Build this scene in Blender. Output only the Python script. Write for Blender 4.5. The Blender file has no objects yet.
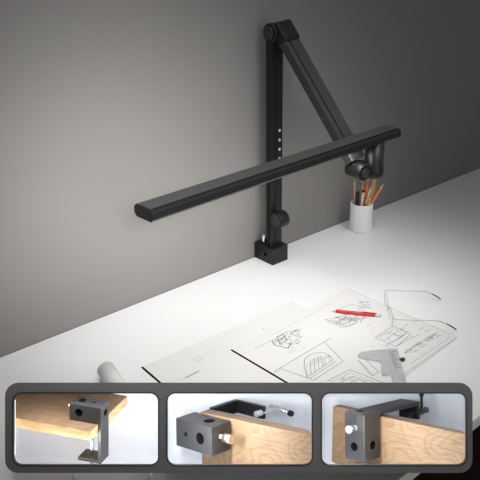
import bpy, bmesh, math, random
from mathutils import Vector, Matrix

random.seed(7)
PI = math.pi
D = bpy.data
SC = bpy.context.scene
COL = SC.collection

# ------------------------------------------------------------------ camera
PITCH = math.atan(315 / 696)          # looking down on the desk
YAW = math.radians(47.2)              # heading, measured from the wall direction (+X)
FWD = Vector((math.cos(YAW), math.sin(YAW), 0))
RIGHT = Vector((math.sin(YAW), -math.cos(YAW), 0))
F_AX = FWD * math.cos(PITCH) - Vector((0, 0, 1)) * math.sin(PITCH)
U_AX = FWD * math.sin(PITCH) + Vector((0, 0, 1)) * math.cos(PITCH)
EYE = Vector((-1.3406, -1.48, 1.70))
cd = D.cameras.new('camera')
cd.sensor_width = 36
cd.lens = 36 * 696 / 480
cd.shift_x = -30 / 480
cd.clip_start = 0.05
cam = D.objects.new('camera', cd)
COL.objects.link(cam)
m3 = Matrix((RIGHT, U_AX, -F_AX)).transposed()
cam.matrix_world = Matrix.Translation(EYE) @ m3.to_4x4()
SC.camera = cam

# ------------------------------------------------------------------ world, light, exposure
w = D.worlds.new('world')
SC.world = w
w.use_nodes = True
w.node_tree.nodes['Background'].inputs[0].default_value = (1.0, 0.985, 0.97, 1)
w.node_tree.nodes['Background'].inputs[1].default_value = 0.2

def area(name, loc, target, sx, sy, power, color=(1, 1, 1), parent=None, spread=180):
    l = D.lights.new(name, 'AREA')
    l.shape = 'RECTANGLE'
    l.size, l.size_y = sx, sy
    l.energy = power
    l.color = color
    l.spread = math.radians(spread)
    o = D.objects.new(name, l)
    COL.objects.link(o)
    o.location = loc
    d = Vector(target) - Vector(loc)
    o.rotation_euler = d.to_track_quat('-Z', 'Y').to_euler()
    return o

def spot(name, loc, target, power, angle, radius):
    l = D.lights.new(name, 'SPOT')
    l.energy = power
    l.spot_size = math.radians(angle)
    l.spot_blend = 1.0
    l.shadow_soft_size = radius
    o = D.objects.new(name, l)
    COL.objects.link(o)
    o.location = loc
    o.rotation_euler = (Vector(target) - Vector(loc)).to_track_quat('-Z', 'Y').to_euler()
    return o

area('fill_area', (1.2, -1.6, 1.8), (0.2, -0.6, 0.75), 0.6, 0.6, 0.35, spread=80)  # unseen fill light added to brighten the right of the desk
SPOTS = [   # unseen fill spots added for wall and desk: place, aim, watts, cone, radius
    ((-1.0, -2.2, 1.3), (-0.5, 0, 1.12), 24, 35, .7),
    ((-0.35, -0.5, 2.6), (-0.28, -0.36, 0.75), 44, 40, .5),
    ((-0.6, -0.9, 2.4), (-0.3, -0.4, 0.75), 27, 70, .5),
    ((-0.6, -1.2, 1.9), (-0.5, 0, 1.15), 19, 50, .3),
    ((-0.1, -1.4, 2.0), (0.0, -0.3, 0.75), 64, 35, .4),
    ((-0.45, -1.3, 1.25), (-0.45, 0, 1.15), 8, 60, .6),
    ((0.3, -1.0, 2.2), (0.05, -0.2, 0.75), 14, 40, .4),
    ((-0.1, -0.25, 2.4), (0.1, -0.15, 0.75), 8, 35, .2),
    ((-0.9, -1.5, 1.6), (-0.35, 0, 1.1), 20, 30, .5),
    ((-0.9, -0.6, 2.2), (-0.55, -0.3, 0.75), 22, 50, .4),
    ((-0.9, -1.7, 1.5), (-0.55, 0, 1.03), 88, 24, .4),
    ((-0.4, -1.2, 1.05), (-0.45, 0, 1.02), 30, 32, .6),
    ((-1.3, -1.65, 1.8), (-0.62, 0, 1.0), 64, 24, .15),
    ((-1.3, -1.65, 1.8), (-0.47, 0, 1.14), 30, 24, .15),
    ((-1.3, -1.65, 1.8), (-0.35, 0, 1.0), 36, 24, .15),
]
for sp_ in SPOTS:
    spot('fill_spot', *sp_)
SC.view_settings.view_transform = 'Standard'
SC.view_settings.look = 'None'
SC.view_settings.gamma = 1
SC.view_settings.exposure = -0.03
SC.cycles.use_denoising = True

# ------------------------------------------------------------------ materials
def mat(name, col, rough=0.5, metal=0.0, bump=0.0, bscale=200, var=0.0, vscale=8, spec=0.5, emit=None, coat=0.0):
    m = D.materials.new(name)
    m.use_nodes = True
    nt = m.node_tree
    b = nt.nodes['Principled BSDF']
    b.inputs['Base Color'].default_value = (*col, 1)
    b.inputs['Roughness'].default_value = rough
    b.inputs['Metallic'].default_value = metal
    b.inputs['Specular IOR Level'].default_value = spec
    b.inputs['Coat Weight'].default_value = coat
    tc = nt.nodes.new('ShaderNodeTexCoord')
    if var:
        n = nt.nodes.new('ShaderNodeTexNoise')
        n.inputs['Scale'].default_value = vscale
        n.inputs['Detail'].default_value = 4
        nt.links.new(tc.outputs['Object'], n.inputs['Vector'])
        r = nt.nodes.new('ShaderNodeValToRGB')
        r.color_ramp.elements[0].position = 0.3
        r.color_ramp.elements[1].position = 0.7
        r.color_ramp.elements[0].color = (*[c * (1 - var) for c in col], 1)
        r.color_ramp.elements[1].color = (*[min(1, c * (1 + var)) for c in col], 1)
        nt.links.new(n.outputs['Fac'], r.inputs['Fac'])
        nt.links.new(r.outputs['Color'], b.inputs['Base Color'])
    if bump:
        n = nt.nodes.new('ShaderNodeTexNoise')
        n.inputs['Scale'].default_value = bscale
        nt.links.new(tc.outputs['Object'], n.inputs['Vector'])
        bp = nt.nodes.new('ShaderNodeBump')
        bp.inputs['Strength'].default_value = bump
        bp.inputs['Distance'].default_value = 0.001
        nt.links.new(n.outputs['Fac'], bp.inputs['Height'])
        nt.links.new(bp.outputs['Normal'], b.inputs['Normal'])
    if emit:
        b.inputs['Emission Color'].default_value = (*emit[0], 1)
        b.inputs['Emission Strength'].default_value = emit[1]
    return m

def wood(name, c1, c2, c3, grain=(3, 60, 60), rings=18, rough=0.45, off=(0, 0, 0), dist=2.2):
    """long grain along local X with cathedral figure"""
    m = D.materials.new(name)
    m.use_nodes = True
    nt = m.node_tree
    b = nt.nodes['Principled BSDF']
    b.inputs['Roughness'].default_value = rough
    b.inputs['Specular IOR Level'].default_value = 0.3
    tc = nt.nodes.new('ShaderNodeTexCoord')
    mp = nt.nodes.new('ShaderNodeMapping')
    mp.inputs['Location'].default_value = off
    mp.inputs['Scale'].default_value = grain
    nt.links.new(tc.outputs['Object'], mp.inputs['Vector'])
    n1 = nt.nodes.new('ShaderNodeTexNoise')
    n1.inputs['Scale'].default_value = 9
    n1.inputs['Detail'].default_value = 6
    nt.links.new(mp.outputs['Vector'], n1.inputs['Vector'])
    mp2 = nt.nodes.new('ShaderNodeMapping')
    mp2.inputs['Location'].default_value = off
    mp2.inputs['Scale'].default_value = (grain[0] * 1.3, grain[1] * 0.25, grain[2] * 0.25)
    nt.links.new(tc.outputs['Object'], mp2.inputs['Vector'])
    n2 = nt.nodes.new('ShaderNodeTexNoise')
    n2.inputs['Scale'].default_value = 1.6
    n2.inputs['Detail'].default_value = 1.5
    nt.links.new(mp2.outputs['Vector'], n2.inputs['Vector'])
    mul = nt.nodes.new('ShaderNodeMath')
    mul.operation = 'MULTIPLY'
    mul.inputs[1].default_value = rings
    nt.links.new(n2.outputs['Fac'], mul.inputs[0])
    fr = nt.nodes.new('ShaderNodeMath')
    fr.operation = 'FRACT'
    nt.links.new(mul.outputs[0], fr.inputs[0])
    r1 = nt.nodes.new('ShaderNodeValToRGB')
    e = r1.color_ramp.elements
    e[0].position = 0.0
    e[0].color = (*c2, 1)
    e[1].position = 1.0
    e[1].color = (*c3, 1)
    k = e.new(0.35)
    k.color = (*c1, 1)
    k = e.new(0.8)
    k.color = (*c2, 1)
    nt.links.new(fr.outputs[0], r1.inputs['Fac'])
    r2 = nt.nodes.new('ShaderNodeValToRGB')
    r2.color_ramp.elements[0].position = 0.3
    r2.color_ramp.elements[0].color = (*c3, 1)
    r2.color_ramp.elements[1].position = 0.6
    r2.color_ramp.elements[1].color = (*c1, 1)
    nt.links.new(n1.outputs['Fac'], r2.inputs['Fac'])
    mx = nt.nodes.new('ShaderNodeMixRGB')
    mx.inputs[0].default_value = 0.5
    nt.links.new(r1.outputs['Color'], mx.inputs[1])
    nt.links.new(r2.outputs['Color'], mx.inputs[2])
    nt.links.new(mx.outputs[0], b.inputs['Base Color'])
    return m

M = dict(
    wall=mat('wall_paint', (0.232, 0.2225, 0.214), 0.85, bump=0.15, bscale=120, var=0.02, vscale=2),
    desk=mat('white_laminate', (0.80, 0.80, 0.795), 0.42, bump=0.03, bscale=300, var=0.008, vscale=3),
    floor=wood('dark_floor_wood', (0.05, 0.03, 0.022), (0.035, 0.022, 0.016), (0.02, 0.013, 0.01), grain=(1, 8, 8), rings=5),
    black=mat('black_anodised_aluminium', (0.011, 0.011, 0.0115), 0.36, 0.0, bump=0.05, bscale=900, spec=0.32),
    black_gloss=mat('black_gloss_plastic', (0.012, 0.012, 0.013), 0.25, 0.0, var=0.1, spec=0.6),
    groove=mat('black_groove', (0.004, 0.004, 0.004), 0.9, var=0.1, spec=0.05),
    charcoal=mat('charcoal_metal', (0.05, 0.05, 0.052), 0.42, 0.35, bump=0.06, bscale=800),
    bar=mat('bar_top_sheen', (0.08, 0.08, 0.081), 0.4, 0.3, bump=0.03, bscale=900),  # grey carries the light reflected off the bar's top
    clamp=mat('clamp_black_metal', (0.07, 0.069, 0.068), 0.36, 0.75, bump=0.05, bscale=900),
    gunmetal=mat('gunmetal_wire', (0.30, 0.295, 0.29), 0.35, 0.5, var=0.1),
    chrome=mat('chrome', (0.82, 0.82, 0.83), 0.18, 1.0, var=0.03),
    brass=mat('warm_nickel', (0.75, 0.62, 0.48), 0.28, 1.0, var=0.05),
    steel=mat('brushed_steel', (0.66, 0.67, 0.68), 0.42, 0.45, var=0.08, vscale=60),
    white=mat('white_plastic', (0.85, 0.85, 0.84), 0.35, var=0.01),
    porcelain=mat('white_porcelain', (0.86, 0.87, 0.89), 0.3, var=0.01),
    paper=mat('drawing_paper', (0.705, 0.697, 0.68), 0.9, bump=0.05, bscale=250, var=0.015, vscale=5),
    paper_old=mat('tracing_paper', (0.715, 0.71, 0.695), 0.9, bump=0.05, bscale=250, var=0.015, vscale=5),
    roll=mat('rolled_paper', (0.72, 0.71, 0.69), 0.85, var=0.02, vscale=20),
    ink=mat('grey_ink', (0.07, 0.068, 0.065), 0.9, var=0.2, vscale=100),
    ink_soft=mat('soft_pencil', (0.27, 0.265, 0.26), 0.9, var=0.15, vscale=100),
    red=mat('red_lacquer', (0.62, 0.02, 0.02), 0.25, var=0.03, coat=0.4),
    led=mat('lit_diffuser', (1, 1, 1), 0.5, emit=((1, 0.98, 0.95), 2.0), var=0.01),
    oak=wood('oak_board', (0.315, 0.21, 0.122), (0.25, 0.158, 0.086), (0.175, 0.102, 0.05), grain=(4, 30, 30), rings=16),
    oak_edge=wood('oak_board_edge', (0.20, 0.125, 0.075), (0.17, 0.105, 0.06), (0.13, 0.08, 0.045), grain=(4, 60, 60), rings=6),
    walnut=wood('walnut_top', (0.23, 0.145, 0.085), (0.19, 0.115, 0.062), (0.13, 0.075, 0.04), grain=(6, 40, 40), rings=7),
    pale=wood('pale_wood_edge', (0.70, 0.49, 0.25), (0.58, 0.37, 0.15), (0.42, 0.23, 0.08), grain=(6, 40, 60), rings=6),
    niche=mat('white_backdrop', (0.86, 0.88, 0.92), 0.9, var=0.01),
    rim=mat('black_rim', (0.008, 0.008, 0.008), 0.5, var=0.05),
    case=mat('case_grey', (0.06, 0.06, 0.06), 0.6, var=0.05),
    pinewood=mat('sharpened_wood', (0.70, 0.47, 0.27), 0.7, var=0.08, vscale=200),
    lead=mat('graphite', (0.03, 0.03, 0.03), 0.5, var=0.1),
)

def smoked(name):
    m = D.materials.new(name)
    m.use_nodes = True
    nt = m.node_tree
    b = nt.nodes['Principled BSDF']
    b.inputs['Base Color'].default_value = (0.13, 0.13, 0.13, 1)
    b.inputs['Roughness'].default_value = 0.6
    b.inputs['Specular IOR Level'].default_value = 0.15
    tr = nt.nodes.new('ShaderNodeBsdfTransparent')
    tr.inputs[0].default_value = (0.95, 0.95, 0.95, 1)
    mx = nt.nodes.new('ShaderNodeMixShader')
    mx.inputs[0].default_value = 0.93
    nt.links.new(tr.outputs[0], mx.inputs[1])
    nt.links.new(b.outputs[0], mx.inputs[2])
    nt.links.new(mx.outputs[0], nt.nodes['Material Output'].inputs[0])
    return m
M['smoked'] = smoked('smoked_acrylic')

def clear_glass(name):
    m = D.materials.new(name)
    m.use_nodes = True
    nt = m.node_tree
    g = nt.nodes.new('ShaderNodeBsdfGlossy')
    g.inputs['Roughness'].default_value = 0.03
    tr = nt.nodes.new('ShaderNodeBsdfTransparent')
    tr.inputs[0].default_value = (0.97, 0.97, 0.97, 1)
    mx = nt.nodes.new('ShaderNodeMixShader')
    mx.inputs[0].default_value = 0.04
    nt.links.new(tr.outputs[0], mx.inputs[1])
    nt.links.new(g.outputs[0], mx.inputs[2])
    nt.links.new(mx.outputs[0], nt.nodes['Material Output'].inputs[0])
    return m
M['glass'] = clear_glass('clear_lens')

# ------------------------------------------------------------------ mesh helpers
class MB:
    def __init__(s):
        s.bm = bmesh.new()
        s.cut = []

    def _mat(s, geo, i):
        for f in geo:
            if isinstance(f, bmesh.types.BMFace):
                f.material_index = i

    def box(s, x0, x1, y0, y1, z0, z1, bev=0.0, seg=2, mi=0):
        b = bmesh.new()
        bmesh.ops.create_cube(b, size=1)
        for v in b.verts:
            v.co = Vector((x0 + (v.co.x + .5) * (x1 - x0), y0 + (v.co.y + .5) * (y1 - y0), z0 + (v.co.z + .5) * (z1 - z0)))
        if bev:
            bmesh.ops.bevel(b, geom=list(b.edges), offset=bev, segments=seg, affect='EDGES', profile=0.5)
        s.join(b, mi)
        return s

    def join(s, b, mi=0, mtx=None):
        if mtx is not None:
            bmesh.ops.transform(b, matrix=mtx, verts=list(b.verts))
        for f in b.faces:
            if mi is not None:
                f.material_index = mi
        me = D.meshes.new('tmp')
        b.to_mesh(me)
        b.free()
        s.bm.from_mesh(me)
        D.meshes.remove(me)
        return s

    def cyl(s, p0, p1, r0, r1=None, n=24, cap=True, bev=0.0, mi=0):
        p0, p1 = Vector(p0), Vector(p1)
        r1 = r0 if r1 is None else r1
        ax = p1 - p0
        L = ax.length
        q = ax.to_track_quat('Z', 'Y').to_matrix().to_4x4()
        prof = [(r0, 0), (r1, L)]
        if bev:
            prof = [(r0 - bev, 0), (r0 - .3 * bev, .3 * bev), (r0, bev), (r1, L - bev), (r1 - .3 * bev, L - .3 * bev), (r1 - bev, L)]
        return s.lathe(prof, n, Matrix.Translation(p0) @ q, cap, mi)

    def lathe(s, prof, n=32, mtx=None, cap=True, mi=0, mod=None):
        b = bmesh.new()
        rings = []
        for k, (r, z) in enumerate(prof):
            ring = []
            for i in range(n):
                a = 2 * PI * i / n
                rr = r * (mod(a, k) if mod else 1)
                ring.append(b.verts.new((rr * math.cos(a), rr * math.sin(a), z)))
            rings.append(ring)
        for k in range(len(rings) - 1):
            for i in range(n):
                j = (i + 1) % n
                f = b.faces.new((rings[k][i], rings[k][j], rings[k + 1][j], rings[k + 1][i]))
                f.smooth = True
        if cap:
            b.faces.new(list(reversed(rings[0])))
            b.faces.new(rings[-1])
        return s.join(b, mi, mtx)

    def tube(s, pts, r, n=8, mi=0):
        pts = [Vector(p) for p in pts]
        b = bmesh.new()
        rings = []
        up = Vector((0, 0, 1))
        for i, p in enumerate(pts):
            t = (pts[min(i + 1, len(pts) - 1)] - pts[max(i - 1, 0)]).normalized()
            x = t.cross(up)
            if x.length < 1e-3:
                x = t.cross(Vector((0, 1, 0)))
            x.normalize()
            y = x.cross(t)
            rr = r[i] if isinstance(r, (list, tuple)) else r
            rings.append([b.verts.new(p + x * rr * math.cos(2 * PI * k / n) + y * rr * math.sin(2 * PI * k / n)) for k in range(n)])
        for i in range(len(rings) - 1):
            for k in range(n):
                j = (k + 1) % n
                f = b.faces.new((rings[i][k], rings[i][j], rings[i + 1][j], rings[i + 1][k]))
                f.smooth = True
        b.faces.new(list(reversed(rings[0])))
        b.faces.new(rings[-1])
        bmesh.ops.recalc_face_normals(b, faces=list(b.faces))
        return s.join(b, mi)

    def prism(s, pts, z0, z1, mtx=None, mi=0, bev=0.0):
        """2D outline pushed along Z"""
        b = bmesh.new()
        lo = [b.verts.new((p[0], p[1], z0)) for p in pts]
        hi = [b.verts.new((p[0], p[1], z1)) for p in pts]
        n = len(pts)
        b.faces.new(list(reversed(lo)))
        b.faces.new(hi)
        for i in range(n):
            j = (i + 1) % n
            b.faces.new((lo[i], lo[j], hi[j], hi[i]))
        bmesh.ops.recalc_face_normals(b, faces=list(b.faces))
        if bev:
            bmesh.ops.bevel(b, geom=list(b.edges), offset=bev, segments=2, affect='EDGES', profile=0.5)
        return s.join(b, mi, mtx)

    def hole(s, p0, p1, r, n=32):
        s.cut.append((Vector(p0), Vector(p1), r, n))
        return s

    def build(s, name, mats, parent=None, matrix=None):
        me = D.meshes.new(name)
        s.bm.to_mesh(me)
        s.bm.free()
        mats = mats if isinstance(mats, (list, tuple)) else [mats]
        for m in mats:
            me.materials.append(m)
        o = D.objects.new(name, me)
        COL.objects.link(o)
        if parent:
            o.parent = parent
        elif matrix is not None:
            o.matrix_world = matrix
        if s.cut:
            c = MB()
            for p0, p1, r, n in s.cut:
                c.cyl(p0, p1, r, n=n)
            cme = D.meshes.new('cut')
            c.bm.to_mesh(cme)
            c.bm.free()
            co = D.objects.new('cut', cme)
            COL.objects.link(co)
            co.parent = o
            md = o.modifiers.new('b', 'BOOLEAN')
            md.operation = 'DIFFERENCE'
            md.solver = 'EXACT'
            md.object = co
            dg = bpy.context.evaluated_depsgraph_get()
            dg.update()
            new = D.meshes.new_from_object(o.evaluated_get(dg))
            o.modifiers.clear()
            D.objects.remove(co)
            o.data = new
            new.name = name
            new.materials.append(M['groove'])  # hole faces near-black: the shade inside is put into the colour
            for f in new.polygons:
                for p0, p1, r, n in s.cut:
                    d = (p1 - p0).normalized(); v = f.center - p0; h = v.dot(d)
                    if -1e-4 < h < (p1 - p0).length + 1e-4 and (v - d * h).length < r * 1.0005 and f.area < 40 * r * r:
                        if abs(f.normal.dot(d)) < .3 or abs(h - (p1 - p0).length) < 2e-4:
                            f.material_index = len(mats)
        return o

def tag(o, label=None, cat=None, group=None, kind=None):
    if label: o['label'] = label
    if cat: o['category'] = cat
    if group: o['group'] = group
    if kind: o['kind'] = kind
    return o

def empty(name, matrix, label, cat, group=None):
    o = D.objects.new(name, None)
    o.empty_display_size = 0.02
    COL.objects.link(o)
    o.matrix_world = matrix if isinstance(matrix, Matrix) else Matrix.Translation(Vector(matrix))
    return tag(o, label, cat, group)

def rrect(x0, x1, y0, y1, r, n=6):
    out = []
    for cx, cy, a0 in ((x1 - r, y1 - r, 0), (x0 + r, y1 - r, 90), (x0 + r, y0 + r, 180), (x1 - r, y0 + r, 270)):
        for i in range(n + 1):
            a = math.radians(a0 + 90 * i / n)
            out.append((cx + r * math.cos(a), cy + r * math.sin(a)))
    return out

def plate_mesh(loops, half):
    """flat plate with holes, as a bmesh lying in XY, thickness 2*half"""
    c = D.curves.new('c', 'CURVE')
    c.dimensions = '2D'
    c.fill_mode = 'BOTH'
    c.extrude = half
    for lp in loops:
        sp = c.splines.new('POLY')
        sp.points.add(len(lp) - 1)
        for p, q in zip(sp.points, lp):
            p.co = (q[0], q[1], 0, 1)
        sp.use_cyclic_u = True
    o = D.objects.new('c', c)
    COL.objects.link(o)
    dg = bpy.context.evaluated_depsgraph_get()
    dg.update()
    me = D.meshes.new_from_object(o.evaluated_get(dg))
    b = bmesh.new()
    b.from_mesh(me)
    D.objects.remove(o)
    D.meshes.remove(me)
    return b

ZT = 0.75                              # desk top
T = Matrix.Translation

# ------------------------------------------------------------------ setting
tag(MB().box(-3.2, 4.2, 0.0, 0.12, 0.0, 3.0).build('wall_back', M['wall']), kind='structure')
tag(MB().box(-3.2, 4.2, -3.2, 0.12, -0.1, 0.0).build('floor', M['floor']), kind='structure')

desk = empty('desk', (0.4, -0.45, 0), 'long white desk against the grey wall, drawings and lamp on it', 'desk')
MB().box(-2.3, 2.3, -0.457, 0.448, ZT - 0.03, ZT, bev=0.0015).build('desktop', M['desk'], desk)
for sx in (-2.15, 2.15):
    for sy in (-0.40, 0.39):
        MB().box(sx - .025, sx + .025, sy - .025, sy + .025, 0, ZT - 0.03, bev=.002).build('leg', M['white'], desk)

# ------------------------------------------------------------------ desk lamp
lamp = empty('desk_lamp', (0, -0.045, ZT),
             'black metal swing arm lamp with a long light bar, clamped at the desk back edge', 'lamp')
lo = Vector((0, -0.045, 0))            # lamp parts: numbers below are from (0, wall, desk top)
def P(x, y, z): return Vector((x, y, z)) - lo
b = MB().box(-.038, .026, -.0855 + .045, -.0015 + .045, 0.0, .053, bev=.0012)
b.hole(P(-.05, -.052, .027), P(-.016, -.052, .027), .0065)
b.hole(P(-.014, -.022, .03), P(-.014, -.022, .07), .0075)
b.build('clamp_block', M['black'], lamp)
MB().cyl(P(-.024, -.03, .053), P(-.024, -.03, .066), .0042, n=16).cyl(P(-.024, -.03, .062), P(-.024, -.03, .084), .0072, n=20, bev=.001).build('thumb_screw', M['chrome'], lamp)
# pole: flat extruded bar with grooves
PX0, PX1, PY0, PY1 = -.0265, .0205, -.066, -.042
prof = [(PX0 + .003, PY0), (-.012, PY0), (-.012, PY0 + .002), (-.009, PY0 + .002), (-.009, PY0), (PX1 - .003, PY0), (PX1, PY0 + .003),
        (PX1, PY1 - .003), (PX1 - .003, PY1), (PX0 + .003, PY1), (PX0, PY1 - .003), (PX0, -.052), (PX0 + .0018, -.053), (PX0 + .0018, -.055), (PX0, -.056), (PX0, PY0 + .003)]
prof = [(x, y + .045) for x, y in prof]
pole = MB().prism(prof, .053, .682).build('pole', M['black'], lamp)
for z in (.328, .356, .384, .412):
    MB().cyl(P(.006, PY0 + .001, z), P(.006, PY0 - .0015, z), .0042, n=16, bev=.0006).build('rivet', M['steel'], lamp)
kn = MB().cyl(P(-.034, -.0935, .150), P(.001, -.0935, .150), .0255, n=40, bev=.002)
kn.build('tilt_knob', M['black'], lamp)
MB().cyl(P(-.037, -.0935, .150), P(-.034, -.0935, .150), .019, n=32, bev=.001).build('knob_cap', M['charcoal'], lamp)
# top hinge
MB().cyl(P(-.024, -.054, .684), P(.023, -.054, .684), .0255, n=40, bev=.003).build('top_hinge', M['black'], lamp)
MB().cyl(P(-.028, -.054, .684), P(-.024, -.054, .684), .018, n=32, bev=.001).build('hinge_cap', M['charcoal'], lamp)

def beam_matrix(p0, p1, roll_ref):
    x = (Vector(p1) - Vector(p0)).normalized()
    y = (Vector(roll_ref) - x * x.dot(Vector(roll_ref))).normalized()
    z = x.cross(y)
    mm = Matrix((x, y, z)).transposed().to_4x4()
    mm.translation = Vector(p0)
    return mm
A0, A1 = P(.012, -.070, .690), P(.050, -.318, .372)
am = beam_matrix(A0, A1, (1, 0, 0))
AL = (A1 - A0).length
AW = 1.32
arm_prof = [(-.019, -.011), (-.013, -.011), (-.013, -.0085), (-.0095, -.0085), (-.0095, -.011), (.019, -.011), (.021, -.009), (.021, .009), (.019, .011),
            (-.008, .011), (-.008, .0085), (-.0125, .0085), (-.0125, .011), (-.019, .011), (-.021, .009), (-.021, -.009)]
sw = Matrix(((0, 0, 1, 0), (1, 0, 0, 0), (0, 1, 0, 0), (0, 0, 0, 1)))
MB().prism([(p[0] * AW, p[1] * 1.35) for p in arm_prof], 0, AL, mtx=am @ sw).build('swing_arm', M['charcoal'], lamp)
hz = MB()
hb = bmesh.new()
bmesh.ops.create_cube(hb, size=1)
bmesh.ops.scale(hb, vec=(.060, .060, .042), verts=list(hb.verts))
bmesh.ops.bevel(hb, geom=list(hb.edges), offset=.007, segments=3, affect='EDGES', profile=.5)
hz.join(hb, 0, am @ T((.010, 0, 0)))
hz.build('arm_bracket', M['black'], lamp)
# light bar
BL, BR = P(-.660, -.378, .4325), P(.174, -.337, .4325)
bmx = beam_matrix(BL, BR, (0, 1, 0))
BLEN = (BR - BL).length
hw, hh = .030, .0125
bar_prof = [(-hw + .011, hh), (-hw + .011, hh - .0025), (-hw + .008, hh - .0025), (-hw + .008, hh - .001), (-hw + .004, hh - .001), (-hw, hh - .006), (-hw, -hh + .006), (-hw + .006, -hh),
            (hw - .006, -hh), (hw, -hh + .006), (hw, hh - .006), (hw - .006, hh)]
MB().prism([(p[0], p[1]) for p in bar_prof], .004, BLEN - .004, mtx=bmx @ sw).build('light_bar', M['black'], lamp)
MB().prism([(-hw + .0115, hh), (hw - .006, hh), (hw - .007, hh + .0012), (-hw + .0115, hh + .0012)], .004, BLEN - .004, mtx=bmx @ sw).build('top_sheen', M['bar'], lamp)  # paler top strip: reflected light put into its colour
cap = [(-hw - .0008, hh - .006), (-hw + .0055, hh + .0006), (hw - .0055, hh + .0006), (hw + .0008, hh - .006), (hw + .0008, -hh + .006), (hw - .006, -hh - .0006), (-hw + .006, -hh - .0006), (-hw - .0008, -hh + .006)]
MB().prism(cap, 0, .004, mtx=bmx @ sw).build('end_cap', M['black_gloss'], lamp)
MB().prism(cap, BLEN - .004, BLEN, mtx=bmx @ sw).build('end_cap', M['black_gloss'], lamp)
df = MB()
dfb = bmesh.new()
bmesh.ops.create_cube(dfb, size=1)
bmesh.ops.scale(dfb, vec=(BLEN - .15, .036, .0016), verts=list(dfb.verts))
df.join(dfb, 0, bmx @ T((BLEN / 2 - .06, 0, -hh - .0006)))
df.build('light_diffuser', M['led'], lamp)
LC = Vector((0, -.045, ZT)) + BL.lerp(BR, .5 - .06 / BLEN)
ln = area('lamp_light', LC + Vector((0, 0, -hh - .004)), LC + Vector((0, 0, -1)), BLEN - .15, .035, 0.8, (1, .985, .96))
ln.rotation_euler = (0, 0, math.atan2((BR - BL).y, (BR - BL).x))
# neck and head joint below the bar
NX, NY = .095, -.345
MB().lathe([(.019, .322), (.0255, .325), (.028, .332), (.028, .352), (.0255, .357), (.0255, .424)], 40, T(P(NX, NY, 0))).build('neck', M['black'], lamp)
jt = MB()
jb = bmesh.new()
bmesh.ops.create_cube(jb, size=1)
bmesh.ops.scale(jb, vec=(.085, .036, .036), verts=list(jb.verts))
bmesh.ops.bevel(jb, geom=list(jb.edges), offset=.009, segments=3, affect='EDGES', profile=.5)
j0, j1 = A1 + Vector((-.006, 0, -.018)), P(NX, NY, .345)
jt.join(jb, 0, beam_matrix(j0, j1, (0, 1, .2)) @ T(((j1 - j0).length / 2, 0, 0)))
jt.build('head_joint', M['black'], lamp)
MB().cyl(P(.046, -.357, .347), P(.048, -.302, .351), .024, n=36, bev=.003).build('joint_knob', M['black'], lamp)
MB().cyl(P(.0459, -.360, .347), P(.046, -.357, .347), .013, n=28, bev=.0008).build('joint_cap', M['charcoal'], lamp)

# ------------------------------------------------------------------ pencil cup
CXY = Vector((.3745, -.0835, ZT))
cup = MB()
NR = 26
def rib(a, k):
    return 1 + (0.035 * (abs(math.cos(a * NR / 2)) - .6) if 1 <= k <= 5 else 0)
cup.lathe([(.032, 0), (.0365, .001), (.0375, .004), (.0375, .05), (.0375, .092), (.0372, .0965), (.0366, .098), (.0342, .098), (.0338, .0965), (.0338, .006), (.001, .005)], NR * 8, None, True, 0, rib)
cup = cup.build('pencil_cup', M['porcelain'], matrix=T(CXY))
tag(cup, 'white ribbed ceramic pencil cup on the desk near the wall', 'cup')

def mcol(name, c, r=.4): return mat(name, c, r, var=.05, vscale=80)
ORANGE = mcol('orange_lacquer', (.72, .20, .02)); TEAL = mcol('teal_lacquer', (.02, .22, .22)); PINK = mcol('dusty_pink_lacquer', (.45, .24, .2))
INKBLACK = mcol('black_lacquer', (.012, .012, .012)); PALEP = mcol('pale_pink_plastic', (.75, .62, .6)); TAN = mcol('raw_tan_wood', (.55, .37, .2))
YEL = mcol('ochre_tip', (.62, .42, .08)); GREEN = mcol('sage_lacquer', (.3, .42, .25)); BROWN = mcol('brown_lacquer', (.22, .09, .05)); RED2 = mcol('coral_lacquer', (.75, .22, .12))

def pencil(name, foot, top, r, body, tip, lead, label, cat='pencil', group=None, tipl=.022, flat=False):
    """foot and top are relative to the cup centre on the desk"""
    foot, top = Vector(foot), Vector(top)
    ax = (top - foot)
    L = ax.length
    q = ax.to_track_quat('Z', 'Y').to_matrix().to_4x4()
    mtx = T(CXY + foot) @ q
    if flat:
        o = MB().cyl((0, 0, 0), (0, 0, L - tipl), r, n=20, bev=.0006).build(name, body, matrix=mtx)
        MB().cyl((0, 0, L - tipl), (0, 0, L), r * 1.08, n=20, bev=.001).build('cap', tip, o)
    else:
        o = MB().cyl((0, 0, 0), (0, 0, L - tipl), r, n=6).build(name, body, matrix=mtx)
        MB().cyl((0, 0, L - tipl), (0, 0, L - .006), r, r * .34, n=12).build('sharpened_tip', tip, o)
        MB().cyl((0, 0, L - .006), (0, 0, L), r * .34, .0003, n=10).build('lead', lead, o)
    return tag(o, label, cat, group)
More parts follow.
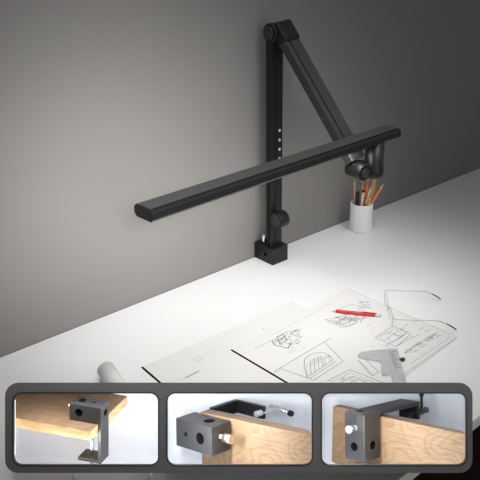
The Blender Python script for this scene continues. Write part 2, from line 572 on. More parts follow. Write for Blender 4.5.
#       tops: (dx right of cup seen from the room, height)
def top_at(dr, h, dd=0):               # dr along the viewing right, dd away
    return RIGHT * dr * .97 + FWD * dd + Vector((0, 0, h + .006))
def foot_at(dr, dd=0):
    return RIGHT * dr + FWD * dd + Vector((0, 0, .0065))
PS = [
    ('pencil', foot_at(-.020, -.004), top_at(-.029, .172, .004), .0041, PINK, YEL, YEL, 'dusty pink pencil with ochre tip, leftmost in the white cup'),
    ('pencil', foot_at(-.010, .018), top_at(-.008, .172, .026), .0041, TEAL, TEAL, M['lead'], 'teal pencil standing at the back of the white cup'),
    ('pencil', foot_at(.012, .012), top_at(-.002, .170, .022), .0041, ORANGE, ORANGE, ORANGE, 'orange pencil leaning left beside the teal pencil in the cup'),
    ('pencil', foot_at(.002, .016), top_at(.022, .172, .022), .0041, ORANGE, RED2, ORANGE, 'orange pencil at the back of the cup behind the tan brush'),
    ('pencil', foot_at(.014, .004), top_at(.040, .174, .016), .0041, GREEN, M['pinewood'], YEL, 'sage green pencil with yellow tip beside the orange pencils in the cup'),
    ('pencil', foot_at(.022, .012), top_at(.046, .174, .012), .0041, ORANGE, YEL, YEL, 'orange pencil with yellow tip, second from the right in the cup'),
    ('pencil', foot_at(-.018, -.014), top_at(.071, .163, -.008), .0041, RED2, M['pinewood'], YEL, 'coral pencil with bare wood tip leaning far right out of the cup'),
]
for n_, f_, t_, r_, c_, tp_, ld_, lb_ in PS:
    pencil(n_, f_, t_, r_, c_, tp_, ld_, lb_, group='pencils in the white cup')
pencil('marker_pen', foot_at(-.016, -.012), top_at(-.0165, .132, -.004), .0058, INKBLACK, M['black_gloss'], None, 'short black marker pen at the left of the white cup', 'pen', tipl=.03, flat=True)
pencil('felt_pen', foot_at(-.010, -.018), top_at(.0025, .140, -.010), .0048, PALEP, INKBLACK, None, 'pale pink felt pen with black cap in the white cup', 'pen', tipl=.008, flat=True)
pencil('wooden_brush', foot_at(-.004, -.016), top_at(.026, .150, -.006), .0052, TAN, M['pinewood'], M['pinewood'], 'thick tan wooden brush handle leaning right in the white cup', 'brush', tipl=.014)
pencil('pencil', foot_at(.010, -.020), top_at(.0265, .122, -.012), .0044, TAN, M['pinewood'], M['lead'], 'short raw wood pencil with dark lead at the front of the cup', group='pencils in the white cup')
pencil('pencil', foot_at(.004, -.02), top_at(.013, .118, -.02), .0041, BROWN, M['pinewood'], M['lead'], 'short brown pencil at the front of the cup between tan brush and felt pen', group='pencils in the white cup')

# ------------------------------------------------------------------ papers
def V2(p): return Vector((p[0], p[1], 0))
class Sheet:
    """flat sheet: frame with origin at one corner; draw() adds thin ink strokes on its top face"""
    def __init__(s, a, bpt, c, z, th):
        s.a = Vector((a[0], a[1], 0)); s.u = V2(bpt) - V2(a); s.v = V2(c) - V2(bpt)
        s.z, s.th = z, th
        s.mb = MB()
        pts = [V2(a), V2(a) + s.u, V2(a) + s.u + s.v, V2(a) + s.v]
        s.org = Vector((a[0], a[1], z))
        s.mb.prism([(p - s.a)[:2] for p in pts], 0, th)
        s.lay = th
    def line(s, p, q, wd=.0012, mi=1):
        wd *= 1.15
        """p, q in desk coordinates (x, y)"""
        p, q = V2(p) - s.a, V2(q) - s.a
        d = (q - p)
        if d.length < 1e-5: return
        n = Vector((-d.y, d.x, 0)).normalized() * wd / 2
        s.lay += 2e-7
        b = bmesh.new()
        vs = [b.verts.new(Vector((c.x, c.y, s.lay + 6e-5))) for c in (p - n, q - n, q + n, p + n)]
        f = b.faces.new(vs)
        if f.normal.z < 0: f.normal_flip()
        s.mb.join(b, mi)
    def poly(s, pts, wd=.0012, mi=1, close=False):
        for i in range(len(pts) - 1): s.line(pts[i], pts[i + 1], wd, mi)
        if close: s.line(pts[-1], pts[0], wd, mi)
    def done(s, name, m, label, cat):
        o = s.mb.build(name, [m, M['ink'], M['ink_soft']], matrix=T(s.org))
        return tag(o, label, cat)

def px(x, y):
    """point of the desk top seen at this place of the photograph (used to read drawings off it)"""
    d = F_AX + RIGHT * ((x - 270) / 696) - U_AX * ((y - 240) / 696)
    p = EYE + d * ((ZT - EYE.z) / d.z)
    return (p.x, p.y)
def jl(sh, pts, wd=.0010, mi=1, close=False): sh.poly([px(*p) for p in pts], wd, mi, close)

# under sheet
s2 = Sheet((-.628, -.269), (-.150, -.285), (-.168, -.655), ZT, .0010)
jl(s2, [(185, 378.5), (192, 375), (199, 371.5)], .0022, 1)
jl(s2, [(178, 381), (186, 378)], .0008, 2)
jl(s2, [(194, 360), (200, 357), (203, 359), (197, 362), (194, 360)], .0008, 2)
jl(s2, [(194, 390), (205, 390.5)], .0016, 1)
jl(s2, [(206, 353), (216, 352)], .0006, 2)
jl(s2, [(198, 362), (205, 360)], .0006, 2)
s2o = s2.done('drawing_sheet', M['paper_old'], 'nearly blank white sheet under the big drawing, its dark left edge showing', 'drawing')

# main sheet
ms = Sheet((-.428, -.357), (.016, -.340), (.028, -.698), ZT + .0014, .0010)
L = lambda *a, **k: jl(ms, *a, **k)
# house elevation in a long quad
L([(274, 372.5), (331.5, 338.5)], .0012)
L([(271, 376), (283, 369)], .0008, 2)
L([(282, 370), (314, 381), (343, 362), (325, 343.5)], .0012)
L([(304, 367), (304.5, 360), (309, 356), (317, 353.5), (324, 353.5), (330, 357), (333, 361)], .0012)
L([(304, 367), (307, 378), (333, 361)], .0012)
L([(308, 377), (306, 366), (331, 356.5)], .0008, 2)
L([(311, 375), (310, 362), (321, 357), (323, 367)], .0010)
L([(315, 373), (314, 360)], .0008)
L([(319, 370.5), (318, 358.5)], .0008)
L([(310, 367), (322, 362)], .0008, 2)
L([(325, 366), (324, 358), (329, 356.5), (330, 363)], .0008)
L([(309, 379.5), (336, 362.5)], .0016, 2)
L([(311, 364), (321, 359)], .0008, 2)
# fence of frames at the sheet's near side
L([(327, 382), (350, 370.5), (384, 384), (366, 398)], .0012)
L([(331, 383), (350, 373.5), (379, 385), (364, 396)], .0009, 2)
L([(336, 386), (352, 377), (371, 385)], .0009)
L([(340, 390), (355, 381)], .0009, 2)
L([(358, 361), (372, 377), (379, 373), (366, 361)], .0012)
L([(360, 362.5), (373, 375.5)], .0009, 2)
L([(366, 396), (376, 390)], .0014)
for i in range(5):
    L([(349 + i * 6, 374 + i * 2.3), (341 + i * 6, 379.5 + i * 2.3)], .0008, 2)
# scribbled isometric building, upper left
L([(254, 350), (273, 341)], .0012, 2)
L([(272, 342), (286, 333), (301, 331)], .0010)
L([(272, 342), (275, 346), (288, 349), (291, 345)], .0022)
L([(277, 338), (283, 334.5), (287, 341), (280, 345), (277, 338)], .0016)
L([(286, 333), (292, 344), (303, 337)], .0010, 2)
rng = random.Random(3)
for i in range(60):
    x, y = 274 + rng.random() * 24, 331 + rng.random() * 15
    y = max(y, 344 - (x - 272) * .55)
    L([(x, y), (x + rng.uniform(2, 5), y + rng.uniform(-2.5, 1.4))], .0011, rng.choice((1, 2)))
L([(288, 352), (294, 348.5)], .0008, 2)
L([(286, 355), (297, 350)], .0008, 2)
L([(240, 357), (246, 353.5)], .0006, 2)
# sketch beneath the red pen
for i in range(120):
    u, v = rng.random(), rng.random()
    x, y = 333 + 28 * u + 9 * v - 4, 318 - 10 * u + 8 * v + 2
    L([(x, y), (x + rng.uniform(1.5, 5), y + rng.uniform(-2, 1.2))], .0011, rng.choice((1, 1, 2)))
for i in range(44):
    x, y = 357 + rng.random() * 12, 302 + rng.random() * 7
    L([(x, y), (x + rng.uniform(1, 4), y + rng.uniform(-1, 1))], .0010, 2)
L([(336, 311), (352, 305), (364, 309)], .0010)
L([(325, 320), (329, 321.5), (334, 324), (341, 326.5), (347, 327.5), (352, 325.5), (358, 322)], .0018)
L([(325, 321.5), (333, 325.5), (341, 328), (347, 329)], .0008, 2)
L([(360, 324), (363, 318), (367, 316)], .0012)
L([(367, 327), (371, 325.5)], .0010, 2)
L([(371, 330), (377, 327.5)], .0008, 2)
# plan at the right
for i in range(26):
    u, v = rng.random(), rng.random()
    x, y = 378 + 18 * u + 14 * v, 338 - 10 * u + 5.5 * v
    L([(x, y), (x + rng.uniform(1.5, 4), y - rng.uniform(.6, 2.2))], .0009, 2)
for i in range(30):
    x = 404 + rng.random() * 36
    y = 356 - (x - 404) * .56 + rng.uniform(-4, 3)
    L([(x, y), (x + rng.uniform(1.5, 4), y - rng.uniform(.8, 2.2))], .0012, 2)
for i in range(16):
    x = 336 + rng.random() * 34
    y = 376 + (x - 336) * .3 + rng.uniform(0, 5)
    L([(x, y), (x + rng.uniform(2, 5), y - rng.uniform(1, 2.6))], .0009, 2)
L([(375, 338.5), (393, 327), (411, 334.5), (396, 347.5), (375, 338.5)], .0012)
L([(379, 338.5), (394, 329.5), (406, 334.5), (395, 343.5), (379, 338.5)], .0008, 2)
L([(384, 341), (399, 331.5)], .0008, 2)
L([(388, 333), (401, 338.5)], .0009)
L([(385, 347), (407, 334)], .0012)
L([(380, 345), (398, 353)], .0008, 2)
L([(396, 347.5), (413, 337)], .0014, 2)
for k, (x, y) in enumerate(((404, 354), (410, 350), (416, 346.5), (424, 341.5), (430, 338.5), (419, 331), (412, 339), (425, 333), (400, 331), (404, 327), (412, 324), (432, 336))):
    ln_ = (7, 9, 6, 8, 5, 6, 7, 5, 5, 4, 5, 5)[k]
    L([(x, y), (x + ln_, y - ln_ * .56)], .0022 if k < 5 else .0014, 2)
    if k < 5: L([(x + 1, y - 2), (x + ln_ - 2, y - ln_ * .5 - 1)], .0011, 1)
for i in range(15):
    x, y = 411 + i * 2.7, 364.5 - i * 1.8
    L([(x, y), (x + 1.7, y - 1.15)], .0016, 2)
    if i % 3: L([(x - 1.2, y - 2), (x + .3, y - 3)], .0009, 2)
L([(404, 378), (457, 338.5)], .0010, 2)
L([(349, 290), (455, 337)], .0008, 2)
L([(272, 336), (330, 305)], .0006, 2)
for (x, y) in ((262, 330), (263, 331), (346, 304), (303, 349), (371, 347)):
    L([(x, y), (x + 2, y - .8)], .0012, 2)
mso = ms.done('drawing_sheet', M['paper'], 'large paper sheet of house and plan drawings under the red pen', 'drawing')
# dark binding strips along the left edges
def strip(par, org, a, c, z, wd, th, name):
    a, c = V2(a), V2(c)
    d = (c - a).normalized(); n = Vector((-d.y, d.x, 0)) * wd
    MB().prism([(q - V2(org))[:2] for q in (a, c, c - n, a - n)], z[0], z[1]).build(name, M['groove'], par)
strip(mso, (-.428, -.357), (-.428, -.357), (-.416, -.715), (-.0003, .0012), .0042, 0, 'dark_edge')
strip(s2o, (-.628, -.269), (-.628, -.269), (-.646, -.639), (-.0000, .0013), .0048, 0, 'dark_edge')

# rolled paper at the left
rd = (Vector((-.729, -.323, 0)) - Vector((-.651, -.197, 0)))
rax = (V2(px(126, 398)) - V2(px(107, 370))).normalized()
R0 = V2(px(106.5, 377)) + Vector((0, 0, ZT + .0205))
rm = T(R0) @ rax.to_track_quat('Z', 'Y').to_matrix().to_4x4()
rl = MB()
pts = []
for i in range(64):
    a = 2 * PI * i / 63 * 1.55
    r = .0205 - .0022 * a / (2 * PI)
    pts.append((r * math.cos(a), r * math.sin(a)))
outl = pts + [(p[0] * .965, p[1] * .965) for p in reversed(pts)]
bb = bmesh.new()
lo_ = [bb.verts.new((p[0], p[1], 0)) for p in outl]; hi_ = [bb.verts.new((p[0], p[1], .135)) for p in outl]
for i in range(len(outl)):
    j = (i + 1) % len(outl)
    bb.faces.new((lo_[i], lo_[j], hi_[j], hi_[i])).smooth = True
npt = len(pts)
for vs in (lo_, hi_):
    for i in range(npt - 1):
        bb.faces.new((vs[i], vs[i + 1], vs[2 * npt - 2 - i], vs[2 * npt - 1 - i]))
bmesh.ops.recalc_face_normals(bb, faces=list(bb.faces))
rl.join(bb, 0)
tag(rl.build('paper_roll', M['roll'], matrix=rm), 'rolled up white paper lying on the desk left of the drawings', 'paper roll')

# ------------------------------------------------------------------ red pen
pa, pb = Vector((-.115, -.402, ZT + .0071)), Vector((-.039, -.508, ZT + .0071))
PL = (pb - pa).length
pm = T(pa) @ (pb - pa).to_track_quat('Z', 'Y').to_matrix().to_4x4()
pen = empty('ballpoint_pen', pm, 'red ballpoint pen with silver ends lying on the big drawing', 'pen')
MB().lathe([(.0040, .010), (.0046, .012), (.0046, .055), (.0050, .056), (.0050, .058), (.0046, .059), (.0046, PL - .016)], 24).build('barrel', M['red'], pen)
MB().lathe([(.0007, -.001), (.0012, .003), (.0038, .010)], 20).build('tip', M['steel'], pen)
MB().lathe([(.0046, PL - .016), (.0044, PL - .006), (.0030, PL - .005), (.0030, PL)], 20).build('push_button', M['steel'], pen)
q3 = pm.to_3x3().inverted() @ Vector((0, 0, 1))
cm = beam_matrix((q3.x * .0056, q3.y * .0056, PL - .048), (q3.x * .0056, q3.y * .0056, PL - .012), q3)
cb = bmesh.new(); bmesh.ops.create_cube(cb, size=1); bmesh.ops.scale(cb, vec=(.036, .0014, .0026), verts=list(cb.verts)); bmesh.ops.translate(cb, vec=(.018, 0, 0), verts=list(cb.verts))
MB().join(cb, 0, cm).build('clip', M['red'], pen)

# ------------------------------------------------------------------ eyeglasses
hA, hB = Vector((.0435, -.456, ZT + .031)), Vector((-.062, -.5695, ZT + .031))
tA, tB = Vector((.150, -.561, ZT + .006)), Vector((.045, -.681, ZT + .006))
mid = (hA + hB) / 2
gl = empty('eyeglasses', (mid.x, mid.y, ZT), 'thin metal framed eyeglasses standing on the right corner of the big drawing', 'glasses')
go = Vector((mid.x, mid.y, ZT))
ga = (hB - hA).normalized(); gn = Vector((-ga.y, ga.x, 0))
if gn.dot(tA - hA) > 0: gn = -gn       # gn points away from the temples
W = (hB - hA).length
def lens_loop(c, wx, hz_):
    out = []
    for i in range(40):
        a = 2 * PI * i / 40
        ca, sa = math.cos(a), math.sin(a)
        out.append(c + ga * wx * math.copysign(abs(ca) ** .75, ca) + Vector((0, 0, 1)) * hz_ * math.copysign(abs(sa) ** .75, sa))
    return out
for k, nm in ((.25, 1), (.75, 2)):
    c = hA.lerp(hB, k) - go
    c.z = .0185
    c += gn * (.004 if 1 else 0)
    lp = lens_loop(c, W * .205, .0172)
    MB().tube(lp + [lp[0]], .0005, 6).build('rim', M['gunmetal'], gl)
    lb_ = bmesh.new()
    fr_ = [lb_.verts.new(p + gn * .0006) for p in lp]; bk_ = [lb_.verts.new(p - gn * .0006) for p in lp]
    lb_.faces.new(fr_); lb_.faces.new(list(reversed(bk_)))
    for i in range(40): lb_.faces.new((fr_[i], bk_[i], bk_[(i + 1) % 40], fr_[(i + 1) % 40]))
    bmesh.ops.recalc_face_normals(lb_, faces=list(lb_.faces))
    MB().join(lb_).build('lens', M['glass'], gl)
c = mid - go; c.z = .025
MB().tube([c - ga * W * .05 + gn * .004, c - ga * .004 + gn * .006 + Vector((0, 0, .003)), c + ga * .004 + gn * .006 + Vector((0, 0, .003)), c + ga * W * .05 + gn * .004], .0010, 8).build('bridge', M['gunmetal'], gl)
for h, t, e in ((hA, tA, .455), (hB, tB, -.455)):
    h, t = h - go, t - go
    d = (t - h); d.z = 0
    e1 = h + d * .74 + Vector((0, 0, -.001)); 
    MB().tube([h - ga * (.012 if e > 0 else -.012) * -1 * 1 + gn * .004, h + gn * .001, h, h + d * .4, h + d * .66, e1, h + d * .85 + Vector((0, 0, -.008)), t + Vector((0, 0, .003))],
              [.0008, .0008, .0007, .0007, .0008, .0009, .0010, .0010], 8).build('temple', M['gunmetal'], gl)
    MB().tube([h + d * .85 + Vector((0, 0, -.008)), h + d * .93 + Vector((0, 0, -.0145)), t + Vector((0, 0, .003)), t + d * .02], [.0016, .0019, .0019, .0015], 8).build('ear_tip', M['lead'], gl)

# ------------------------------------------------------------------ vernier caliper
ca_ = Vector((-.150, -.614, 0)); cb_ = Vector((-.263, -.754, 0))
cx_ = (cb_ - ca_).normalized()          # along the beam, away from the jaws
cy_ = Vector((-cx_.y, cx_.x, 0))
if cy_.dot(Vector((-.224, -.587, 0)) - ca_) < 0: cy_ = -cy_
cmx = Matrix((cx_, cy_, cx_.cross(cy_))).transposed().to_4x4()
flip = cx_.cross(cy_).z < 0
cmx.translation = Vector((ca_.x, ca_.y, ZT + .0026))
cal = empty('vernier_caliper', cmx, 'grey steel vernier caliper lying across the near edge of the big drawing', 'caliper')
sg = -1 if flip else 1
def zz(a, b_): return (sg * a, sg * b_) if sg > 0 else (-b_, -a)
def pxl(x, y):
    p = cmx.inverted() @ Vector((*px(x, y), ZT)); return (p.x, p.y)
z0, z1 = zz(0, .0045)
MB().prism([pxl(*p) for p in ((383.5, 352), (397, 350.5), (411, 401), (399, 404))], z0, z1, bev=.0004).build('beam', M['steel'], cal)
z0, z1 = zz(.0002, .0058)
MB().prism([pxl(*p) for p in ((358, 357), (361, 354.6), (380, 352.5), (386, 352), (388, 357), (390, 362.5), (381, 363.5), (366, 360.8), (358.5, 359.2))], z0, z1, bev=.0004).build('fixed_jaw', M['steel'], cal)
z0, z1 = zz(.0003, .0072)
MB().prism([pxl(*p) for p in ((381, 362), (389.5, 360.5), (399, 361), (401, 377.5), (399, 379), (393.5, 365), (388.5, 365), (389.5, 377), (382.5, 377.5), (381.5, 375))], z0, z1, bev=.0004).build('slider', M['steel'], cal)
z0, z1 = zz(.0046, .0075)
MB().prism([pxl(*p) for p in ((387.5, 354), (396.5, 352.5), (401, 372), (391, 373.5))], z0, z1, bev=.0004).build('vernier_plate', M['steel'], cal)
z0, z1 = zz(.001, .0062)
MB().prism([pxl(*p) for p in ((398.5, 361.2), (403, 360.4), (405, 361.2), (404.5, 362.6), (399, 363.2))], z0, z1, bev=.0003).build('thumb_wheel', M['lead'], cal)
tk = MB()
za, zb = zz(.0075, .0077)
for i in range(9):
    x0, y0 = 389.2 + i * .62, 355.5 + i * 2.0
    tk.prism([pxl(*p) for p in ((x0, y0), (x0 + (3.6 if i % 2 else 5.2), y0 - .5), (x0 + (3.6 if i % 2 else 5.2), y0 - .1), (x0, y0 + .45))], za, zb)
tk.build('scale_marks', M['ink'], cal)

# ------------------------------------------------------------------ stand built in place of the inset picture strip, three lit niches
PD = 1.1
ST = Matrix((RIGHT, F_AX, U_AX)).transposed().to_4x4()      # stand axes: x right, y into the case, z up its leaning face
ST.translation = EYE + F_AX * PD
def SP(x, z, d): return ST @ Vector((x, d, z))
base = ST @ Vector((-.05, .2, -.36)); base.z = ZT
SM = ST.copy(); SM.translation = base
stand = empty('inset_stand', SM, 'low smoked grey stand built in place of the inset picture strip, with three lit niches', 'display stand')
inv = SM.inverted()
def k(v): return v / 696 * PD
def X(x): return k(x - 270)
def Z(y): return -k(y - 240)
OPEN = [(13.5, 158, 393.5, 465), (167.4, 311.8, 393.5, 465), (322, 466, 393.5, 465)]
def xz(b_):                             # bmesh drawn in (x, y) -> stand (x, z)
    bmesh.ops.transform(b_, matrix=Matrix(((1, 0, 0, 0), (0, 0, -1, 0), (0, 1, 0, 0), (0, 0, 0, 1))), verts=list(b_.verts))
    return b_
loops = [rrect(X(5), X(472.5), Z(473), Z(383), k(13))]
rnd = []
for x0, x1, y0, y1 in OPEN:
    loops.append(list(reversed(rrect(X(x0 - 1), X(x1 + 1), Z(y1 + 1), Z(y0 - 1), k(9)))))
toS = inv @ ST
MB().join(xz(plate_mesh(loops, .0015)), 0, toS @ T((0, .0015, 0))).build('face_plate', M['smoked'], stand)
for i, (x0, x1, y0, y1) in enumerate(OPEN):
    lp = [rrect(X(x0 - 1.3), X(x1 + 1.3), Z(y1 + 1.3), Z(y0 - 1.3), k(9.3)), list(reversed(rrect(X(x0), X(x1), Z(y1), Z(y0), k(8))))]
    MB().join(xz(plate_mesh(lp, .003)), 0, toS @ T((0, .0025, 0))).build('niche_rim', M['rim'], stand)
DEPTH = [.205, .27, .305]
FLOOR = [1.0, 1.0, 1.0]
for i, (x0, x1, y0, y1) in enumerate(OPEN):
    dp = DEPTH[i]
    b_ = bmesh.new()
    def ring(d, shrink, grow):
        s_ = (PD + d) / PD
        cx0, cx1 = X(x0 - 2 - grow) * s_, X(x1 + 2 + grow) * s_
        cz0, cz1 = Z(y1 + 2 + grow) * s_, Z(y0 - 2 - grow) * s_
        zl = -.452 + max(0, .0)          # stay above the desk
        lim = -((ZT - EYE.z) * -1 - (PD + d) * math.sin(PITCH) - (.006 if grow else .008)) / math.cos(PITCH)
        cz0 = max(cz0, lim)
        return [b_.verts.new((x, d, z)) for x, z in rrect(cx0 + shrink, cx1 - shrink, cz0 + shrink, cz1 - shrink * .4, k(10) - 0 + shrink * .0, 6)]
    secs = [(0.0045, 0), (dp * .35, 0), (dp * .7, 0), (dp * .86, .001), (dp * .94, .004), (dp * .985, .010), (dp, .02)]
    inner = [ring(d, sh, 0) for d, sh in secs]
    outer = [ring(d, 0, 1.6) for d in [q[0] for q in secs[:-1]] + [dp + .004]]
    def skin(rs, mi, flip_):
        n = len(rs[0])
        for a in range(len(rs) - 1):
            for q in range(n):
                r_ = (q + 1) % n
                vs = (rs[a][q], rs[a][r_], rs[a + 1][r_], rs[a + 1][q])
                f = b_.faces.new(vs if not flip_ else tuple(reversed(vs)))
                f.material_index = mi; f.smooth = True
        f = b_.faces.new(rs[-1] if not flip_ else list(reversed(rs[-1])))
        f.material_index = mi
    skin(inner, 0, True); skin(outer, 1, False)
    n = len(inner[0])
    for q in range(n):
        r_ = (q + 1) % n
        f = b_.faces.new((inner[0][q], inner[0][r_], outer[0][r_], outer[0][q])); f.material_index = 1
    MB().join(b_, None, toS).build('niche', [M['niche'], M['case']], stand)
    # added blank strips behind the left lip; added fill lights brighten each niche
    sb = MB().box(X(x0 - 1.6), X(x0 - .6), .0065, .0115, Z(y1 - 8), Z(y0 + 8))
    bmesh.ops.transform(sb.bm, matrix=toS, verts=list(sb.bm.verts))
    sb.build('lip_strip', M['white'], stand)
    zc = (Z(y0) + Z(y1)) / 2
    pw = (0.0, 0.62, 0.55)[i]
    lp_, la_ = SP(X(x0 + .2), zc, .012), SP(X(x0 + 70), zc - .01, .12)
    if pw:
        ar = area('niche_fill', lp_, la_, .008, k(y1 - y0 - 14), pw, (.97, .985, 1))
        zd = (lp_ - la_).normalized(); yd = (U_AX - zd * U_AX.dot(zd)).normalized()
        ar.rotation_euler = Matrix((yd.cross(zd), yd, zd)).transposed().to_euler()
    else:
        lx = (X(x0) + X(x1)) / 2
        lp_, la_ = SP(lx, Z(y1 - .2), .012), SP(lx, Z(430), .09)
        ar = area('niche_fill', lp_, la_, k(x1 - x0 - 20), .008, .2, (.97, .985, 1))
        zd = (lp_ - la_).normalized(); xd = (RIGHT - zd * RIGHT.dot(zd)).normalized()
        ar.rotation_euler = Matrix((xd, zd.cross(xd), zd)).transposed().to_euler()
    lx = (X(x0) + X(x1)) / 2
    ar = area('niche_fill', SP(lx, Z(y0 + 1.2), .013), SP(lx, Z(430), .10), k(x1 - x0 - 20), .008, (.24, .2, .2)[i], (.97, .985, 1))
    zd = (ar.location - SP(lx, Z(430), .10)).normalized(); xd = (RIGHT - zd * RIGHT.dot(zd)).normalized()
    ar.rotation_euler = Matrix((xd, zd.cross(xd), zd)).transposed().to_euler()
# feet
for fx, fz, fd in ((X(40), -.425, DEPTH[0] - .02), (X(130), -.425, DEPTH[0] - .02), (X(380), -.44, .285), (X(430), -.44, .285)):
    top = toS @ Vector((fx, fd, fz)); wt = SM @ top
    zz_ = inv @ Vector((wt.x, wt.y, ZT + .0026)); 
    MB().cyl(zz_, inv @ (Vector((wt.x, wt.y, max(wt.z, ZT + .012)))), .003, n=20).build('foot', M['steel'], stand)

# --- clamps shown in the niches
def frame(axes, opx, z):
    """stand-held frame: columns are the clamp's own right / back / up axes"""
    R_ = Matrix(axes)                   # rows: stand x, stand z(up), depth
    o = Vector(((opx[0] - 270) * z / 696, z - PD, -(opx[1] - 240) * z / 696))
    cols = []
    for c in range(3):
        v = Vector((R_[0][c], R_[2][c], R_[1][c]))
        cols.append((ST.to_3x3() @ v).normalized())
    x = cols[0]; y = (cols[1] - x * x.dot(cols[1])).normalized(); zc = x.cross(y)
    mm = Matrix((x, y, zc)).transposed().to_4x4()
    mm.translation = ST @ o
    return mm

# left niche: C clamp gripping a table corner
m1 = frame(((0.9704, 0.2354, 0.0549), (-0.1042, 0.2027, 0.9737), (-0.2181, 0.9505, -0.2213)), (100.825, 408.442), 1.135)
la, lb, H, hb_, wc, ft, th = .0567, .0289, .1008, .0299, .0055, .0242, .0164
def wall_x(y):                          # where the niche's left wall meets the tabletop's plane
    lo2, hi2 = -.4, 0
    for _ in range(40):
        md_ = (lo2 + hi2) / 2
        q = ST.inverted() @ (m1 @ Vector((md_, y, -hb_)))
        if q.x > X(OPEN[0][0] - 2) * (1 + q.y / PD) + .003: hi2 = md_
        else: lo2 = md_
    return hi2
TB = -ft + .138
def top_y(x):                           # where the niche's roof meets it
    lo2, hi2 = -ft, TB
    for _ in range(40):
        md_ = (lo2 + hi2) / 2
        q = ST.inverted() @ (m1 @ Vector((x, md_, -hb_)))
        if q.z < Z(OPEN[0][2] - 2) * (1 + q.y / PD) - .001: lo2 = md_
        else: hi2 = md_
    return lo2
XL = wall_x(-ft)
poly = [(-wc - .0002, -ft), (-wc - .0002, top_y(-wc))] + [(x, top_y(x)) for x in (-.02, -.05, -.08, -.11)]
xx = -.13
while xx > wall_x(top_y(xx)) + .002:
    poly.append((xx, top_y(xx)))
    xx -= .004
poly.append((XL, -ft))
tt = MB().prism(poly, -hb_ - th, -hb_ - .0001, bev=.0004)
bmesh.ops.recalc_face_normals(tt.bm, faces=list(tt.bm.faces))
tt.bm.normal_update()
for f in tt.bm.faces: f.material_index = 0 if f.normal.z > .9 else 1
tt_o = tt.build('sample_tabletop', [M['walnut'], M['pale']], matrix=m1)
tag(tt_o, 'brown wooden tabletop corner with pale edges inside the left niche', 'tabletop')
c1 = empty('desk_clamp', m1, 'black C clamp screwed on a table corner in the left niche', 'clamp', 'clamps in the display niches')
b = MB().box(-la, 0, 0, lb, -hb_, 0, bev=.0007)
b.hole((-la + .0148, .0172, .01), (-la + .0148, .0172, -.016), .0066); b.hole((-la + .037, .0170, .01), (-la + .037, .0170, -.012), .0032)
b.hole((-la + .0172, -.01, -.0142), (-la + .0172, .014, -.0142), .0066); b.hole((.01, .0165, -.0147), (-.008, .0165, -.0147), .0056)
b.build('block', M['clamp'], c1)
MB().box(-wc, 0, 0, lb, -H, -hb_, bev=.0005).build('back_plate', M['clamp'], c1)
b = MB().box(-.042, -wc, 0, lb, -H, -H + .0055, bev=.0005); b.build('lower_jaw', M['clamp'], c1)
MB().cyl((-.0225, .0125, -H - .012), (-.0225, .0125, -hb_ - th - .003), .0026, n=20).build('screw_rod', M['chrome'], c1)
MB().cyl((-.0225, .0125, -hb_ - th - .0032), (-.0225, .0125, -hb_ - th - .0004), .006, n=24, bev=.0005).build('pressure_pad', M['black'], c1)
MB().cyl((-la - .0065, .012, -.011), (-la, .012, -.011), .0030, n=20).cyl((-la - .0065, .012, -.011), (-la - .003, .012, -.011), .0042, n=24, bev=.0005).build('thumb_screw', M['chrome'], c1)

# middle niche
AX2 = ((0.7613, 0.6483, -0.011), (-0.0242, 0.0453, 0.9987), (-0.6479, 0.76, -0.0501))
m2 = frame(AX2, (211.328, 427.872), 1.19)
def sample_board(a, bpt, up, bth, hgt, label, name='sample_board'):
    a, bpt = ST @ Vector(a), ST @ Vector(bpt)
    x = (bpt - a).normalized(); z = (up - x * x.dot(up)).normalized(); y = z.cross(x)
    mm = Matrix((x, y, z)).transposed().to_4x4(); mm.translation = a
    L_ = (bpt - a).length
    o = MB()
    hb2 = bmesh.new()
    Lb = L_ - bth * 1.05                # far end cut on a mitre to stand against the niche wall
    vv = [hb2.verts.new(c) for c in ((0, 0, 0), (L_, 0, 0), (Lb, bth, 0), (0, bth, 0), (0, 0, -hgt[0]), (L_, 0, -hgt[1]), (Lb, bth, -hgt[1]), (0, bth, -hgt[0]))]
    for q in ((0, 1, 2, 3), (4, 7, 6, 5), (0, 4, 5, 1), (1, 5, 6, 2), (2, 6, 7, 3), (3, 7, 4, 0)):
        hb2.faces.new([vv[n_] for n_ in q])
    bmesh.ops.recalc_face_normals(hb2, faces=list(hb2.faces))
    bmesh.ops.bevel(hb2, geom=list(hb2.edges), offset=.0006, segments=2, affect='EDGES', profile=.5)
    o.join(hb2, 0)
    o.bm.normal_update()
    for f in o.bm.faces: f.material_index = 1 if f.normal.z > .9 else 0
    o = o.build(name, [M['oak'], M['oak_edge']], matrix=mm)
    return tag(o, label, 'board')
up2 = (m2.to_3x3() @ Vector((0, 0, 1)))
def cc(x, y, z): return ((x - 270) / 696 * z, z - PD, -(y - 240) / 696 * z)
sample_board(cc(200.3, 412, 1.277), cc(313, 436, 1.12), up2, .024, (.1025, .050), 'upright oak board with the clamp at its left end inside the middle niche')
la, lb, H = .0902, .0482, .0502
c2 = empty('desk_clamp', m2, 'black clamp block with silver thumb screw on board end in the middle niche', 'clamp', 'clamps in the display niches')
b = MB().box(-la, 0, 0, lb - .001, -H, 0, bev=.0008)
b.hole((-la + .0255, -.01, -.0245), (-la + .0255, .02, -.0245), .0042); b.hole((-la + .062, -.01, -.0245), (-la + .062, .0125, -.0245), .0102)
b.hole((-la + .060, .025, .01), (-la + .060, .025, -.012), .0102)
b.hole((.01, .0225, -.021), (-.012, .0225, -.021), .0052)
b.build('block', M['clamp'], c2)
MB().cyl((-.010, .0225, -.021), (.010, .0225, -.021), .0042, n=24).build('screw_neck', M['steel'], c2)
MB().cyl((.008, .0225, -.021), (.026, .0225, -.021), .0078, n=32, bev=.0008).build('thumb_screw', M['brass'], c2)
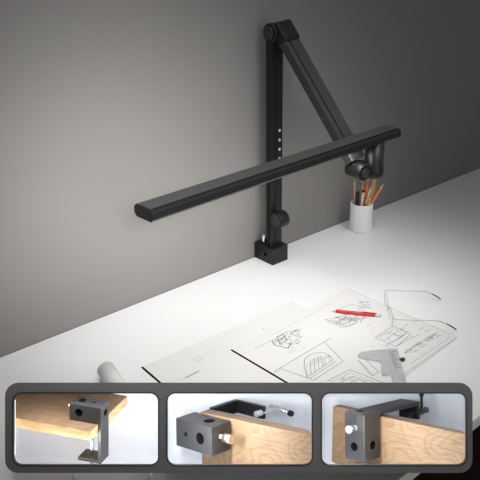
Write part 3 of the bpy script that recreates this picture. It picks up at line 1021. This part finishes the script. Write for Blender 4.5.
b = MB().box(-.080, -.070, lb + .026, .146, -.020, .004, bev=.0005).box(-.070, -.003, .139, .146, -.020, .004, bev=.0005)
b.build('rear_bracket', M['black'], c2)
MB().cyl((-.010, .125, -.008), (-.004, .182, -.008), .0055, n=24, bev=.0006).build('screw_rod', M['steel'], c2)
MB().cyl((-.022, .182, -.008), (.034, .172, -.009), .0041, n=20).build('handle', M['chrome'], c2)
MB().cyl((.032, .1724, -.009), (.040, .1711, -.009), .0056, n=24, bev=.001).build('handle_knob', M['black'], c2)

# right niche
AX3 = ((0.7182, 0.6958, -0.0055), (0.0394, -0.0327, 0.9987), (-0.6947, 0.7175, 0.0509))
m3_ = frame(AX3, (364.203, 414.959), 1.22)
up3 = (m3_.to_3x3() @ Vector((0, 0, 1)))
sample_board(cc(333, 406, 1.335), cc(467.3, 435, 1.14), up3, .020, (.110, .052), 'upright oak board with a hook clamp over its top edge inside the right niche')
la, lb, H, ar_ = .043, .0455, .0818, .1803
c3 = empty('desk_clamp', m3_, 'black hook clamp with T handle straddling the board in the right niche', 'clamp', 'clamps in the display niches')
b = MB().box(-la, 0, 0, lb, -H, 0, bev=.0008)
b.hole((-la + .0150, .024, .01), (-la + .0150, .024, -.02), .0078)
b.hole((-la * .53, -.01, -.0585), (-la * .53, .0135, -.0585), .0078)
b.hole((.01, .024, -.0565), (-.018, .024, -.0565), .0078)
b.build('block', M['clamp'], c3)
MB().box(-la, 0, lb, ar_, -.0075, 0, bev=.0006).build('top_arm', M['clamp'], c3)
MB().box(-la, 0, ar_ - .008, ar_, -.034, -.0075, bev=.0006).build('rear_plate', M['black'], c3)
MB().cyl((-la * .47, .006, -.0255), (-la * .47, -.008, -.0255), .0052, n=24).build('screw_neck', M['steel'], c3)
MB().cyl((-la * .47, -.006, -.0255), (-la * .47, -.020, -.0255), .0072, n=32, bev=.0008).build('thumb_screw', M['chrome'], c3)
MB().cyl((-.010, ar_ - .03, -.023), (-.010, ar_ + .040, -.023), .0058, n=24, bev=.0008).build('screw_rod', M['black'], c3)
MB().cyl((-.010, ar_ + .022, -.030), (-.010, ar_ + .022, .010), .0028, n=16).build('handle', M['black'], c3)
MB().cyl((-.010, ar_ + .022, .006), (-.010, ar_ + .022, .0155), .0046, n=20, bev=.0006).build('handle_knob', M['black'], c3)
